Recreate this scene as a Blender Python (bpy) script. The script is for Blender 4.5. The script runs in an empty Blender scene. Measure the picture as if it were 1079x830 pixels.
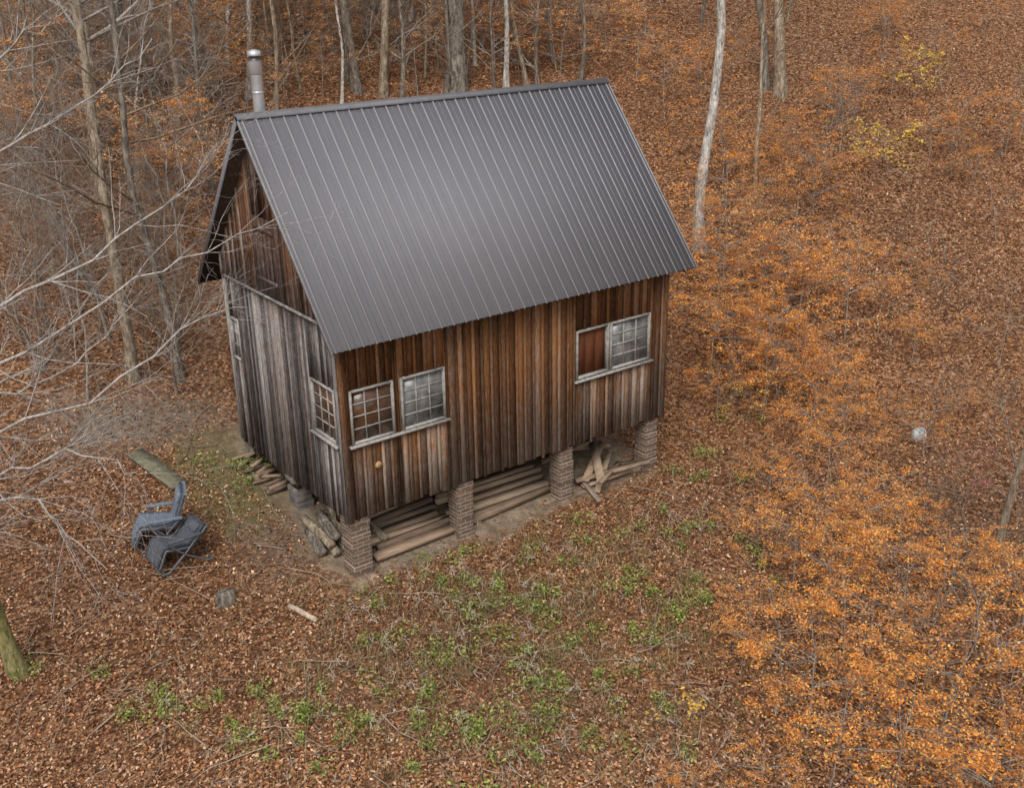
import bpy, math, random
import numpy as np
rng=np.random.default_rng(7); random.seed(7)
SC=bpy.context.scene; COL=SC.collection
# ------------------------------------------------------------------ camera
CP=np.array([-7.115,-14.254,9.615]); YAW,PIT,ROLL,FPX=.633,.379,-.019,1139.
D=np.array([math.sin(YAW)*math.cos(PIT),math.cos(YAW)*math.cos(PIT),-math.sin(PIT)])
R0=np.array([math.cos(YAW),-math.sin(YAW),0]); U0=np.cross(R0,D)
RR=R0*math.cos(ROLL)+U0*math.sin(ROLL); UU=-R0*math.sin(ROLL)+U0*math.cos(ROLL)
from mathutils import Matrix, Vector
cam=bpy.data.objects.new('camera',bpy.data.cameras.new('camera')); COL.objects.link(cam)
M=Matrix(((RR[0],UU[0],-D[0],CP[0]),(RR[1],UU[1],-D[1],CP[1]),(RR[2],UU[2],-D[2],CP[2]),(0,0,0,1)))
cam.matrix_world=M; cam.data.sensor_width=36; cam.data.lens=36*FPX/1079; cam.data.clip_end=1500
SC.camera=cam
def ray(px,py): return D+RR*(px-539.5)/FPX-UU*(py-415)/FPX
def unproj(px,py,Z): return CP+ray(px,py)*Z
def pix(p):
    v=np.asarray(p,float)-CP; z=v@D; return 539.5+FPX*(v@RR)/z, 415-FPX*(v@UU)/z
# ------------------------------------------------------------------ terrain
def sp(v,s): return s*np.logaddexp(0,v/s)
def height(x,y):
    x=np.asarray(x,float); y=np.asarray(y,float)
    h=.21*sp(y,.35)+.17*sp(y-6,1.5)+.22*sp(x-11,2.)-.012*sp(-y-1,1.)
    dx=np.maximum(np.maximum(-1-x,x-8),0); dy=np.maximum(np.maximum(-1-y,y-5.2),0)
    m=np.clip(np.hypot(dx,dy)/4,0,1)
    n=.09*np.sin(x*.9+1.3*np.sin(y*.5))+.08*np.sin(y*.8+1.7*np.sin(x*.37)+1)+.04*np.sin(x*2.3+y*1.7)+.03*np.sin(x*3.1-y*2.9+2)+.25*np.sin(x*.21+.5)*np.sin(y*.17+1)
    return h+n*m
def ground(px,py):
    d=ray(px,py); k=6.
    while k<140:
        p=CP+d*k
        if p[2]<height(p[0],p[1]): 
            for _ in range(12):
                k-=.02; p=CP+d*k
                if p[2]>height(p[0],p[1]): break
            return np.array([p[0],p[1],float(height(p[0],p[1]))])
        k+=.1
    return CP+d*60
def P(a,b): return ground(a,b)
# ------------------------------------------------------------------ mesh helpers
def link(name,me,parent=None,mat=None):
    o=bpy.data.objects.new(name,me); COL.objects.link(o)
    if parent: o.parent=parent
    if mat: me.materials.append(mat)
    return o
def fast_mesh(name,V,F,col=None,smooth=False):
    V=np.asarray(V,np.float32); F=np.asarray(F,np.int32); n,k=F.shape
    me=bpy.data.meshes.new(name); me.vertices.add(len(V)); me.vertices.foreach_set('co',V.ravel())
    me.loops.add(n*k); me.loops.foreach_set('vertex_index',F.ravel())
    me.polygons.add(n); me.polygons.foreach_set('loop_start',np.arange(0,n*k,k,dtype=np.int32))
    if smooth: me.polygons.foreach_set('use_smooth',np.ones(n,bool))
    if col is not None:
        a=me.attributes.new('Col','FLOAT_COLOR','FACE'); c=np.ones((n,4),np.float32); c[:,:3]=col; a.data.foreach_set('color',c.ravel())
    me.update(calc_edges=True); me.validate(); return me
BF=np.array([[0,3,2,1],[4,5,6,7],[0,1,5,4],[1,2,6,5],[2,3,7,6],[3,0,4,7]])
class MB:
    def __init__(s): s.V=[];s.F=[];s.C=[];s.n=0
    def raw(s,V,F,c=(.5,.5,.5)):
        V=np.asarray(V,float);F=np.asarray(F); s.V.append(V); s.F.append(F+s.n); s.n+=len(V)
        s.C.append(np.tile(np.asarray(c,float),(len(F),1)))
    def box(s,a,b,c=(.5,.5,.5)):
        x0,y0,z0=np.minimum(a,b);x1,y1,z1=np.maximum(a,b)
        s.raw([(x0,y0,z0),(x1,y0,z0),(x1,y1,z0),(x0,y1,z0),(x0,y0,z1),(x1,y0,z1),(x1,y1,z1),(x0,y1,z1)],BF,c)
    def hexa(s,V,c=(.5,.5,.5)): s.raw(V,BF,c)
    def tube(s,pts,rad,sides=6,c=(.5,.5,.5),caps=False):
        p=np.asarray(pts,float); n=len(p); rad=np.broadcast_to(rad,(n,)).astype(float)
        T=np.gradient(p,axis=0); T/=np.linalg.norm(T,axis=1)[:,None]+1e-9
        ref=np.array([0,0,1.]) if abs(T[:,2]).mean()<.8 else np.array([1.,0,0])
        A=np.cross(T,ref); A/=np.linalg.norm(A,axis=1)[:,None]+1e-9; B=np.cross(T,A)
        a=np.arange(sides)*2*math.pi/sides
        ring=p[:,None]+rad[:,None,None]*(np.cos(a)[None,:,None]*A[:,None]+np.sin(a)[None,:,None]*B[:,None])
        V=ring.reshape(-1,3); i=np.arange(n-1)[:,None]*sides; j=np.arange(sides)[None]; j2=(j+1)%sides
        F=np.stack([i+j,i+j2,i+sides+j2,i+sides+j],-1).reshape(-1,4)
        if caps:
            V=np.vstack([V,p[0],p[-1]]); c0=n*sides; e=(n-1)*sides
            s.raw(V,F,c)
            q=[]
            for k in range(0,sides,2): q.append([c0,(k+2)%sides,(k+1)%sides,k]); q.append([c0+1,e+k,e+(k+1)%sides,e+(k+2)%sides])
            s.F.append(np.array(q)+s.n-len(V)); s.C.append(np.tile(np.asarray(c,float)*1.6,(len(q),1)))
        else: s.raw(V,F,c)
    def mesh(s,name,smooth=False): return fast_mesh(name,np.vstack(s.V),np.vstack(s.F),np.vstack(s.C),smooth)
    def build(s,name,mat,parent=None,smooth=False,bevel=0):
        o=link(name,s.mesh(name,smooth),parent,mat)
        if bevel:
            b=o.modifiers.new('bevel','BEVEL'); b.width=bevel; b.segments=2
        return o
def tag(o,label,cat,group=None,kind=None):
    if label: o['label']=label
    if cat: o['category']=cat
    if group: o['group']=group
    if kind: o['kind']=kind
    return o
def thing(name,label,cat,loc=(0,0,0),rz=0,group=None,scale=1):
    o=bpy.data.objects.new(name,None); COL.objects.link(o); o.location=loc; o.rotation_euler=(0,0,rz); o.scale=(scale,)*3
    return tag(o,label,cat,group)
def dup(root,loc,rz,scale,label,group):
    r=root.copy(); COL.objects.link(r); r.location=loc; r.rotation_euler=(0,0,rz); r.scale=(scale,)*3; r['label']=label
    if group: r['group']=group
    elif 'group' in r: del r['group']
    for ch in root.children:
        c=ch.copy(); COL.objects.link(c); c.parent=r
    return r
# ------------------------------------------------------------------ materials
def newmat(name):
    m=bpy.data.materials.new(name); m.use_nodes=True; nt=m.node_tree; b=nt.nodes['Principled BSDF']; return m,nt,b
class N:
    def __init__(s,nt): s.nt=nt
    def node(s,t,**k):
        n=s.nt.nodes.new(t)
        for a,v in k.items(): setattr(n,a,v)
        return n
    def set(s,n,i,v):
        if isinstance(v,bpy.types.NodeSocket): s.nt.links.new(v,n.inputs[i])
        else: n.inputs[i].default_value=v
    def math(s,op,a,b=0.,clamp=False):
        n=s.node('ShaderNodeMath',operation=op,use_clamp=clamp); s.set(n,0,a); s.set(n,1,b); return n.outputs[0]
    def mix(s,f,a,b,mode='MIX'):
        n=s.node('ShaderNodeMix',data_type='RGBA',blend_type=mode); s.set(n,0,f); s.set(n,6,a if not isinstance(a,tuple) else (*a,1)[:4]); s.set(n,7,b if not isinstance(b,tuple) else (*b,1)[:4]); return n.outputs[2]
    def pos(s): return s.node('ShaderNodeTexCoord').outputs['Object']
    def mapping(s,v,scale): 
        n=s.node('ShaderNodeMapping'); s.set(n,0,v); n.inputs['Scale'].default_value=scale; return n.outputs[0]
    def noise(s,v,scale,detail=4,rough=.6,dist=0):
        n=s.node('ShaderNodeTexNoise'); s.set(n,'Vector',v); n.inputs['Scale'].default_value=scale; n.inputs['Detail'].default_value=detail; n.inputs['Roughness'].default_value=rough; n.inputs['Distortion'].default_value=dist; return n.outputs[0]
    def ramp(s,f,st):
        n=s.node('ShaderNodeValToRGB'); s.set(n,0,f); e=n.color_ramp.elements
        while len(e)<len(st): e.new(.5)
        for i,(p,c) in enumerate(st): e[i].position=p; e[i].color=(*c,1) if len(c)==3 else c
        return n.outputs[0]
    def bump(s,h,st,dist,b):
        n=s.node('ShaderNodeBump'); n.inputs['Strength'].default_value=st; n.inputs['Distance'].default_value=dist; s.set(n,'Height',h); s.nt.links.new(n.outputs[0],b.inputs['Normal'])
    def col(s): return s.node('ShaderNodeAttribute',attribute_name='Col')
def wood_mat(name,browns,greys,greyness,zfade=None,rough=.95,tonew=.25,patch=2.4,gw=.5):
    m,nt,b=newmat(name); n=N(nt); p=n.pos(); at=n.col()
    sep=n.node('ShaderNodeSeparateColor'); nt.links.new(at.outputs['Color'],sep.inputs[0]); tone,gr,sd=sep.outputs
    off=n.node('ShaderNodeVectorMath',operation='ADD'); cb=n.node('ShaderNodeCombineXYZ'); nt.links.new(n.math('MULTIPLY',sd,37.),cb.inputs[2]); nt.links.new(n.math('MULTIPLY',sd,11.),cb.inputs[0])
    nt.links.new(p,off.inputs[0]); nt.links.new(cb.outputs[0],off.inputs[1]); q=off.outputs[0]
    g1=n.noise(n.mapping(q,(26,26,3.8)),1.6,7,.84); g2=n.noise(n.mapping(q,(9,9,3.2)),1.5,5,.8); g3=n.noise(n.mapping(q,(75,75,16)),1.5,3,.8)
    f=n.math('ADD',n.math('MULTIPLY',g1,.65),n.math('MULTIPLY',n.math('SUBTRACT',tone,.5),tonew))
    f=n.math('ADD',f,n.math('MULTIPLY',g3,.38))
    cb_=n.ramp(f,[(.30,browns[0]),(.46,browns[1]),(.6,browns[2]),(.8,browns[3])])
    cg=n.ramp(f,[(.32,greys[0]),(.5,greys[1]),(.74,greys[2])])
    w=n.math('ADD',n.math('MULTIPLY',n.math('SUBTRACT',g2,.5),patch),n.math('ADD',n.math('MULTIPLY',n.math('SUBTRACT',gr,.5),gw),greyness))
    if zfade:
        sx=n.node('ShaderNodeSeparateXYZ'); nt.links.new(p,sx.inputs[0])
        mr=n.node('ShaderNodeMapRange'); nt.links.new(sx.outputs[2],mr.inputs[0]); mr.inputs[1].default_value=zfade[0]; mr.inputs[2].default_value=zfade[1]; mr.inputs[3].default_value=zfade[2]; mr.inputs[4].default_value=zfade[3]
        w=n.math('ADD',w,mr.outputs[0])
    w=n.math('MAXIMUM',n.math('MINIMUM',w,1.),0.)
    c=n.mix(w,cb_,cg)
    nt.links.new(c,b.inputs['Base Color']); b.inputs['Roughness'].default_value=rough; b.inputs['Specular IOR Level'].default_value=.05
    n.bump(n.math('ADD',g1,n.math('MULTIPLY',g3,.7)),1.,.018,b)
    return m
BR=[(.035,.018,.010),(.135,.06,.027),(.30,.14,.058),(.58,.31,.13)]
BRG=[(.025,.014,.010),(.085,.042,.026),(.20,.10,.055),(.42,.24,.13)]
GR=[(.06,.048,.04),(.23,.19,.16),(.52,.465,.405)]
m_front=wood_mat('weathered brown boards',BR,GR,.22,(1.1,3.0,.6,-.2))
m_gable=wood_mat('weathered grey boards',BRG,[(.045,.042,.042),(.205,.198,.196),(.56,.55,.54)],.70,(4.2,5.3,.05,-.6),patch=3.1,tonew=.3)
m_frame=wood_mat('dark timber',[(.02,.012,.008),(.04,.025,.018),(.08,.05,.03),(.14,.09,.06)],GR,.0)
m_plank=wood_mat('old lumber',[(.06,.04,.025),(.15,.10,.06),(.29,.19,.12),(.42,.3,.2)],GR,.3)
m_dimroom=wood_mat('reddish brown panel standing for dim room',[(.07,.025,.013),(.13,.05,.026),(.18,.07,.034),(.22,.09,.045)],GR,-.8)
def simple(name,c,rough=.7,metal=0,var=.25,scale=8,spec=.3,bump=0):
    m,nt,b=newmat(name); n=N(nt); f=n.noise(n.pos(),scale,5,.65)
    nt.links.new(n.mix(n.math('MULTIPLY',n.math('SUBTRACT',f,.3),2.5,True),tuple(x*(1-var) for x in c),tuple(min(1,x*(1+var)) for x in c)),b.inputs['Base Color'])
    b.inputs['Roughness'].default_value=rough; b.inputs['Metallic'].default_value=metal; b.inputs['Specular IOR Level'].default_value=spec
    if bump: n.bump(f,bump,.02,b)
    return m
m_white=simple('weathered window paint',(.31,.295,.27),.8,0,.4,14)
m_trimw=simple('flaking pale paint',(.25,.235,.22),.85,0,.85,6)
m_steel=simple('stovepipe steel',(.52,.53,.55),.3,.6,.15,5,.6)
m_collar=simple('dark pipe collar',(.10,.10,.105),.4,.5,.2)
m_roofcap=simple('roof trim metal',(.15,.15,.16),.65,.0,.12)
m_rake=simple('pale edge flashing',(.26,.258,.265),.6,.0,.2)
m_slB=simple('slate blue padded fabric',(.15,.18,.225),.85,0,.3,20)
m_slD=simple('charcoal padded fabric',(.085,.09,.105),.85,0,.3,20)
m_padB=simple('grey pad',(.18,.21,.25),.8,0,.2,20)
m_rock=simple('pale rock',(.42,.42,.41),.9,0,.5,6,bump=1)
m_fstone=simple('field stone',(.17,.155,.14),.9,0,.5,5,bump=1)
m_tube=simple('grey chair tube',(.13,.135,.15),.5,.3,.2)
m_mplank=simple('mossy plank',(.18,.165,.11),.95,0,.5,9,bump=1)
# roof
m_roof,nt,b=newmat('ribbed metal roofing'); n=N(nt); p=n.pos(); at=n.col(); sc=n.node('ShaderNodeSeparateColor'); nt.links.new(at.outputs['Color'],sc.inputs[0])
f=n.noise(n.mapping(p,(1.7,1,1)),.9,5,.6); f2=n.noise(n.mapping(p,(14,1.2,1.2)),1.,4,.6)
c=n.ramp(n.math('ADD',n.math('MULTIPLY',f,.6),n.math('MULTIPLY',f2,.4)),[(.3,(.150,.148,.162)),(.7,(.172,.169,.182))])
c=n.mix(sc.outputs[0],c,(.38,.365,.365))
nt.links.new(c,b.inputs['Base Color']); b.inputs['Metallic'].default_value=0; b.inputs['Specular IOR Level'].default_value=.08; b.inputs['Roughness'].default_value=.85
# brick
m_brick,nt,b=newmat('old brick'); n=N(nt); s=n.node('ShaderNodeSeparateXYZ'); nt.links.new(n.pos(),s.inputs[0]); cb=n.node('ShaderNodeCombineXYZ')
nt.links.new(n.math('ADD',s.outputs[0],s.outputs[1]),cb.inputs[0]); nt.links.new(s.outputs[2],cb.inputs[1])
bt=n.node('ShaderNodeTexBrick'); nt.links.new(cb.outputs[0],bt.inputs['Vector']); bt.inputs['Scale'].default_value=1; bt.inputs['Brick Width'].default_value=.21; bt.inputs['Row Height'].default_value=.072; bt.inputs['Mortar Size'].default_value=.010; bt.inputs['Mortar Smooth'].default_value=.2
bt.inputs['Color1'].default_value=(.16,.085,.055,1); bt.inputs['Color2'].default_value=(.075,.048,.038,1); bt.inputs['Mortar'].default_value=(.32,.26,.2,1)
f=n.noise(n.pos(),7,5,.7); cc=n.mix(n.math('MULTIPLY',f,.6),bt.outputs[0],(.19,.15,.115))
nt.links.new(cc,b.inputs['Base Color']); b.inputs['Roughness'].default_value=.9; n.bump(bt.outputs['Fac'],-.8,.02,b)
# glass
def glass(name,transp,tint,rough=.06):
    m,nt,b=newmat(name); n=N(nt); out=nt.nodes['Material Output']
    f=n.noise(n.pos(),3.5,4,.6); nt.links.new(n.ramp(f,[(.35,tuple(x*.4 for x in tint)),(.65,tuple(x*1.5 for x in tint))]),b.inputs['Base Color']); b.inputs['Roughness'].default_value=rough; b.inputs['Specular IOR Level'].default_value=.6
    t=n.node('ShaderNodeBsdfTransparent'); t.inputs[0].default_value=(.8,.8,.78,1); mx=n.node('ShaderNodeMixShader'); mx.inputs[0].default_value=transp
    nt.links.new(b.outputs[0],mx.inputs[1]); nt.links.new(t.outputs[0],mx.inputs[2]); nt.links.new(mx.outputs[0],out.inputs[0]); return m
m_glassA=glass('brown reflection glass',.3,(.13,.065,.035)); m_glassB=glass('grey reflection glass',.08,(.2,.2,.195),.2)  # tints paint reflections into the glass colour: brown woods on one, grey on other
# leaves
def leafmat(name,trans,rough=.65):
    m,nt,b=newmat(name); n=N(nt); out=nt.nodes['Material Output']; a=n.col().outputs['Color']
    nt.links.new(a,b.inputs['Base Color']); b.inputs['Roughness'].default_value=rough; b.inputs['Specular IOR Level'].default_value=.15
    if trans:
        t=n.node('ShaderNodeBsdfTranslucent'); nt.links.new(a,t.inputs[0]); mx=n.node('ShaderNodeMixShader'); mx.inputs[0].default_value=trans
        nt.links.new(b.outputs[0],mx.inputs[1]); nt.links.new(t.outputs[0],mx.inputs[2]); nt.links.new(mx.outputs[0],out.inputs[0])
    return m
m_litter=leafmat('fallen leaves',0); m_leaf=leafmat('beech leaves',.3); m_green=leafmat('green leaves',.0); m_stalk=leafmat('dry stalks',0,.8)
def bark(name,c0,c1,c2,sc=3):
    m,nt,b=newmat(name); n=N(nt); p=n.pos(); f=n.noise(n.mapping(p,(3,3,1.3)),sc,6,.75); g=n.noise(n.mapping(p,(12,12,3)),2,4,.7)
    c=n.ramp(n.math('ADD',n.math('MULTIPLY',f,.6),n.math('MULTIPLY',g,.4)),[(.40,c0),(.5,c1),(.6,c2)])
    nt.links.new(c,b.inputs['Base Color']); b.inputs['Roughness'].default_value=.95; b.inputs['Specular IOR Level'].default_value=.1; n.bump(g,.8,.03,b); return m
m_bark=bark('grey brown bark',(.06,.05,.04),(.17,.145,.12),(.31,.27,.215))
m_barkP=bark('pale bark',(.14,.125,.11),(.42,.39,.35),(.68,.66,.61))
m_barkM=bark('mossy bark',(.08,.07,.03),(.22,.20,.08),(.34,.30,.15))
m_barkT=bark('tan bark',(.10,.078,.053),(.26,.205,.145),(.43,.36,.27))
m_twig=bark('pale twig bark',(.18,.16,.14),(.36,.33,.3),(.5,.47,.44))
m_twigG=bark('grey twig bark',(.13,.11,.09),(.27,.235,.2),(.39,.35,.31))
m_twigB=bark('brown twig bark',(.09,.068,.05),(.20,.145,.105),(.30,.225,.17))
# ground
GC=P(560,665)
m_ground,nt,b=newmat('forest floor'); n=N(nt); p=n.pos()
vo=n.node('ShaderNodeTexVoronoi'); vo.inputs['Scale'].default_value=18
wob=n.node('ShaderNodeVectorMath',operation='ADD'); nz=n.node('ShaderNodeTexNoise'); nz.inputs['Scale'].default_value=9; nt.links.new(p,nz.inputs['Vector']); nt.links.new(p,wob.inputs[0])
scl=n.node('ShaderNodeVectorMath',operation='SCALE'); nt.links.new(nz.outputs['Color'],scl.inputs[0]); scl.inputs['Scale'].default_value=.12; nt.links.new(scl.outputs[0],wob.inputs[1]); nt.links.new(wob.outputs[0],vo.inputs['Vector'])
sc_=n.node('ShaderNodeSeparateColor'); nt.links.new(vo.outputs['Color'],sc_.inputs[0])
leafc=n.ramp(sc_.outputs[0],[(0,(.045,.023,.013)),(.35,(.125,.056,.028)),(.6,(.23,.11,.055)),(.82,(.36,.20,.11)),(1,(.48,.31,.19))])
big=n.noise(p,.35,4,.6); leafc=n.mix(n.math('MULTIPLY',big,.6),leafc,(.14,.066,.033))
dirt=n.ramp(n.noise(p,5,6,.7),[(.3,(.13,.10,.07)),(.55,(.27,.21,.15)),(.75,(.42,.345,.26))])
s=n.node('ShaderNodeSeparateXYZ'); nt.links.new(p,s.inputs[0]); X,Y=s.outputs[0],s.outputs[1]
def band(v,a,bb,soft):
    return n.math('MULTIPLY',n.math('DIVIDE',n.math('SUBTRACT',v,a),soft,True),n.math('DIVIDE',n.math('SUBTRACT',bb,v),soft,True))
nn=n.math('SUBTRACT',n.noise(p,1.1,5,.65),.5)
Xn=n.math('ADD',X,n.math('MULTIPLY',nn,1.8)); Yn=n.math('ADD',Y,n.math('MULTIPLY',nn,1.6))
house=n.math('MULTIPLY',band(Xn,-.4,6.9,.4),band(Yn,-.35,5.,.4))
path=n.math('MAXIMUM',n.math('MULTIPLY',band(Xn,-3.6,.5,1.2),band(n.math('ADD',Yn,n.math('MULTIPLY',X,.25)),4.0,7.0,1.3)),n.math('MULTIPLY',n.math('MULTIPLY',band(Xn,-1.7,.3,.8),band(Yn,.2,6,1.)),.7))
moss=n.math('MULTIPLY',n.math('MULTIPLY',band(Xn,-1.9,.2,.8),band(Yn,1.8,5.2,1.)),.5)
c0=n.mix(n.math('MULTIPLY',n.math('MULTIPLY',band(Xn,GC[0]-4,GC[0]+3.2,1.5),band(Yn,GC[1]-3.2,GC[1]+2.4,1.3)),.35),leafc,(.11,.07,.035))
c=n.mix(house,c0,dirt); c=n.mix(n.math('MULTIPLY',path,.8),c,n.ramp(n.noise(p,6,6,.7),[(.3,(.085,.072,.058)),(.55,(.19,.16,.125)),(.75,(.32,.28,.225))])); c=n.mix(moss,c,(.13,.14,.035))
nt.links.new(c,b.inputs['Base Color']); b.inputs['Roughness'].default_value=.95; b.inputs['Specular IOR Level'].default_value=.1
n.bump(n.math('ADD',sc_.outputs[1],n.math('MULTIPLY',n.noise(p,30,4,.6),.7)),.7,.05,b)
# ------------------------------------------------------------------ ground mesh
def axis(a,b,st,far):
    c=list(np.arange(a,b+.001,st)); s=st; v=b
    while v<far: s*=1.18; v+=s; c.append(v)
    s=st; v=a; pre=[]
    while v>-far: s*=1.18; v-=s; pre.append(v)
    return np.array(pre[::-1]+c)
gx=axis(-11,26,.2,320); gy=axis(-12,30,.2,320); GX,GY=np.meshgrid(gx,gy,indexing='ij'); GZ=height(GX,GY)
V=np.stack([GX,GY,GZ],-1).reshape(-1,3); ny=len(gy); i=np.arange(len(gx)-1)[:,None]*ny+np.arange(ny-1)[None]
F=np.stack([i,i+ny,i+ny+1,i+1],-1).reshape(-1,4)
go=link('ground',fast_mesh('ground',V,F,smooth=True),None,m_ground); go['kind']='structure'
# ------------------------------------------------------------------ leaf cards
def leaves(C,size,tilt,cols,wr=.62,curl=.18):
    n=len(C); ang=rng.uniform(0,2*math.pi,n); size=np.broadcast_to(size,(n,))
    a=np.stack([np.cos(ang),np.sin(ang),np.zeros(n)],1); a+=rng.normal(0,1,(n,3))*np.broadcast_to(tilt,(n,))[:,None]; a/=np.linalg.norm(a,axis=1)[:,None]
    up=np.array([0,0,1.])+rng.normal(0,1,(n,3))*np.broadcast_to(tilt,(n,))[:,None]
    bb=np.cross(up,a); bb/=np.linalg.norm(bb,axis=1)[:,None]+1e-6; nr=np.cross(a,bb)
    s=size[:,None]; w=s*wr*rng.uniform(.7,1.15,(n,1)); cu=s*curl*rng.uniform(.2,1.6,(n,1))
    v=np.stack([C-a*s*.5,C+bb*w*.5+nr*cu-a*s*.04,C+a*s*.55,C-bb*w*.5+nr*cu-a*s*.04],1).reshape(-1,3)
    f=np.arange(4*n).reshape(n,4); return v,f,cols
def pick(pal,n,jit=.25):
    pal=np.array(pal); c=pal[rng.integers(0,len(pal),n)]; return np.clip(c*rng.uniform(1-jit,1+jit,(n,1)),0,1)
def wnoise(x,y,s,ph=0): return .5+.25*(np.sin(x*s+1.7*np.sin(y*s*.7+ph)+ph)+np.sin(y*s*1.1+1.5*np.sin(x*s*.8+2*ph)+2*ph))
def bare(x,y):
    w=.35*np.sin(x*1.7+y)+.25*np.sin(x*3.9-y*2.1)
    h=(x>-.4+w*.4)&(x<6.9+w*.4)&(y>-.26+w*.4)&(y<5+w*.4)
    pth=(x>-3.2+w)&(x<.5)&(y+.25*x>4.3+w)&(y+.25*x<6.8+w)
    sd=(x>-1.4+w)&(x<.2)&(y>.4+w)&(y<6)
    gr=np.exp(-((x-GC[0])/3.4)**2-((y-GC[1])/2.6)**2)*(.05+.7*wnoise(x,y,2.3,2)*wnoise(x,y,5.1,1))
    return np.maximum(h*.88+np.maximum(pth*.55,sd*.5),gr*.55)
def scatter(nw,rmin,rmax,span):
    r=np.exp(rng.uniform(math.log(rmin),math.log(rmax),nw)); th=math.pi/2-YAW+rng.uniform(-span,span,nw)
    return CP[0]+r*np.cos(th),CP[1]+r*np.sin(th)
x,y=scatter(470000,7.5,60,.60); keep=rng.random(len(x))>np.minimum(bare(x,y),1); x,y=x[keep],y[keep]
n_=len(x); z=height(x,y)+rng.uniform(.005,.03,n_)
LP=[(.44,.255,.145),(.31,.145,.07),(.20,.085,.042),(.10,.047,.027),(.56,.37,.235),(.38,.16,.055),(.25,.115,.058),(.14,.066,.037),(.35,.185,.10)]
c=pick(LP,n_,.33)
og=np.clip((wnoise(x,y,.45,1)-.3)*1.6,0,1)*np.clip((x*.8-y*.1)/7,0,1)*.45; og=og[:,None]; c=c*(1-og)+np.array([.57,.24,.07])*rng.uniform(.5,1.3,(n_,1))*og
dk=np.exp(-((x-GC[0])/4.2)**2-((y-GC[1])/3.2)**2); c*=(1-.22*dk*wnoise(x,y,1.7,6))[:,None]
c*=(.76+.3*wnoise(x,y,.8,3)+.22*wnoise(x,y,3.1,5))[:,None]
dist=np.hypot(x-CP[0],y-CP[1]); v,f,cc=leaves(np.stack([x,y,z],1),rng.uniform(.032,.075,n_)*np.clip(dist/24,1,1.35),.4,c)
lo=link('leaf_litter',fast_mesh('leaf_litter',v,f,cc),None,m_litter); tag(lo,'brown and tan fallen leaves covering the forest floor','leaves',kind='stuff')
# ------------------------------------------------------------------ cabin
L,W,B,RZ,OH,OE,TE=7.0,4.256,1.185,7.487,.312,.495,4.29
SL=(RZ-TE)/(W/2+OE); TH=.13
cabin=thing('cabin','weathered brown board cabin raised on brick piers under a grey ribbed metal roof','cabin')
def roofz(y): return RZ-TH-abs(y-W/2)*SL-.01
def board_wall(name,mat,mapf,length,topf,openings,zb,bw,depth=.024):
    mb=MB(); edges=[0.]; k=0
    while edges[-1]<length: edges.append(edges[-1]+(random.uniform(bw*.95,bw*1.45) if k%2==0 else random.uniform(bw*.4,bw*.6))); k+=1
    edges[-1]=length
    if edges[-1]-edges[-2]<.05: edges.pop(-2)
    spl=sorted(set([round(e,4) for e in edges]+[e for o in openings for e in o[:2]])); kb=0
    for a,b_ in zip(spl[:-1],spl[1:]):
        if b_-a<.004: continue
        if any(abs(a-e)<1e-3 for e in edges) or a==0: 
            tone=(random.random(),random.random(),random.random()); dd=random.uniform(0,.006)+(.018 if kb%2 else 0); jb=random.uniform(-.035,.035); kb+=1
        segs=[(zb+jb,None)]
        for (o0,o1,z0,z1) in openings:
            if a>=o0-1e-4 and b_<=o1+1e-4: segs=[(zb+jb,z0),(z1,None)]
        g=.004
        for (s0,s1) in segs:
            ta=topf(a+g) if s1 is None else s1; tb=topf(b_-g) if s1 is None else s1
            if min(ta,tb)<=s0: 
                if max(ta,tb)<=s0: continue
                ta=max(ta,s0+.002); tb=max(tb,s0+.002)
            pt=mapf
            mb.hexa([pt(a+g,s0,depth+dd),pt(b_-g,s0,depth+dd),pt(b_-g,s0,0),pt(a+g,s0,0),pt(a+g,ta,depth+dd),pt(b_-g,tb,depth+dd),pt(b_-g,tb,0),pt(a+g,ta,0)],tone)
    return mb.build(name,mat,cabin)
def sheath(mapf,length,topf,openings,zb,apex=None):
    mb=MB(); us=sorted(set([0,length]+([apex] if apex else [])+[e for o in openings for e in o[:2]]))
    for a,b_ in zip(us[:-1],us[1:]):
        segs=[(zb,None)]
        for (o0,o1,z0,z1) in openings:
            if a>=o0-1e-4 and b_<=o1+1e-4: segs=[(zb,z0),(z1,None)]
        for s0,s1 in segs:
            ta=topf(a) if s1 is None else s1; tb=topf(b_) if s1 is None else s1
            mb.hexa([mapf(a,s0,-.002),mapf(b_,s0,-.002),mapf(b_,s0,-.03),mapf(a,s0,-.03),mapf(a,ta,-.002),mapf(b_,tb,-.002),mapf(b_,tb,-.03),mapf(a,ta,-.03)],(.2,.2,.3))
    return mb.build('wall_lining',m_frame,cabin)
fm=lambda u,z,d:(u,-d,z); gm=lambda u,z,d:(-d,u,z); bm_=lambda u,z,d:(u,W+d,z); rm=lambda u,z,d:(L+d,u,z)
tf=lambda u:roofz(0)-.01
fo=[(.13,.95,2.5,3.44),(1.07,1.94,2.5,3.44),(4.77,6.61,2.48,3.44)]
g_o=[(.10,.93,2.5,3.45),(3.70,4.12,2.9,3.72)]
board_wall('wall',m_front,fm,L,tf,fo,B,.112)
board_wall('wall',m_front,bm_,L,tf,[],B,.2); board_wall('wall',m_front,rm,W,roofz,[],B,.2)
lowtop=lambda u:min(4.47,roofz(u)); 
board_wall('wall',m_gable,gm,W,lowtop,g_o,B,.105)
gm2=lambda u,z,d:(-d-.035,u,z); 
gu=board_wall('gable_boards',m_gable,gm2,W,roofz,[(1.72,2.55,4.5,5.85)],4.50,.12)
sheath(fm,L,tf,fo,B); sheath(gm,W,roofz,g_o,B,W/2); sheath(bm_,L,tf,[],B); sheath(rm,W,roofz,[],B,W/2)
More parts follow.
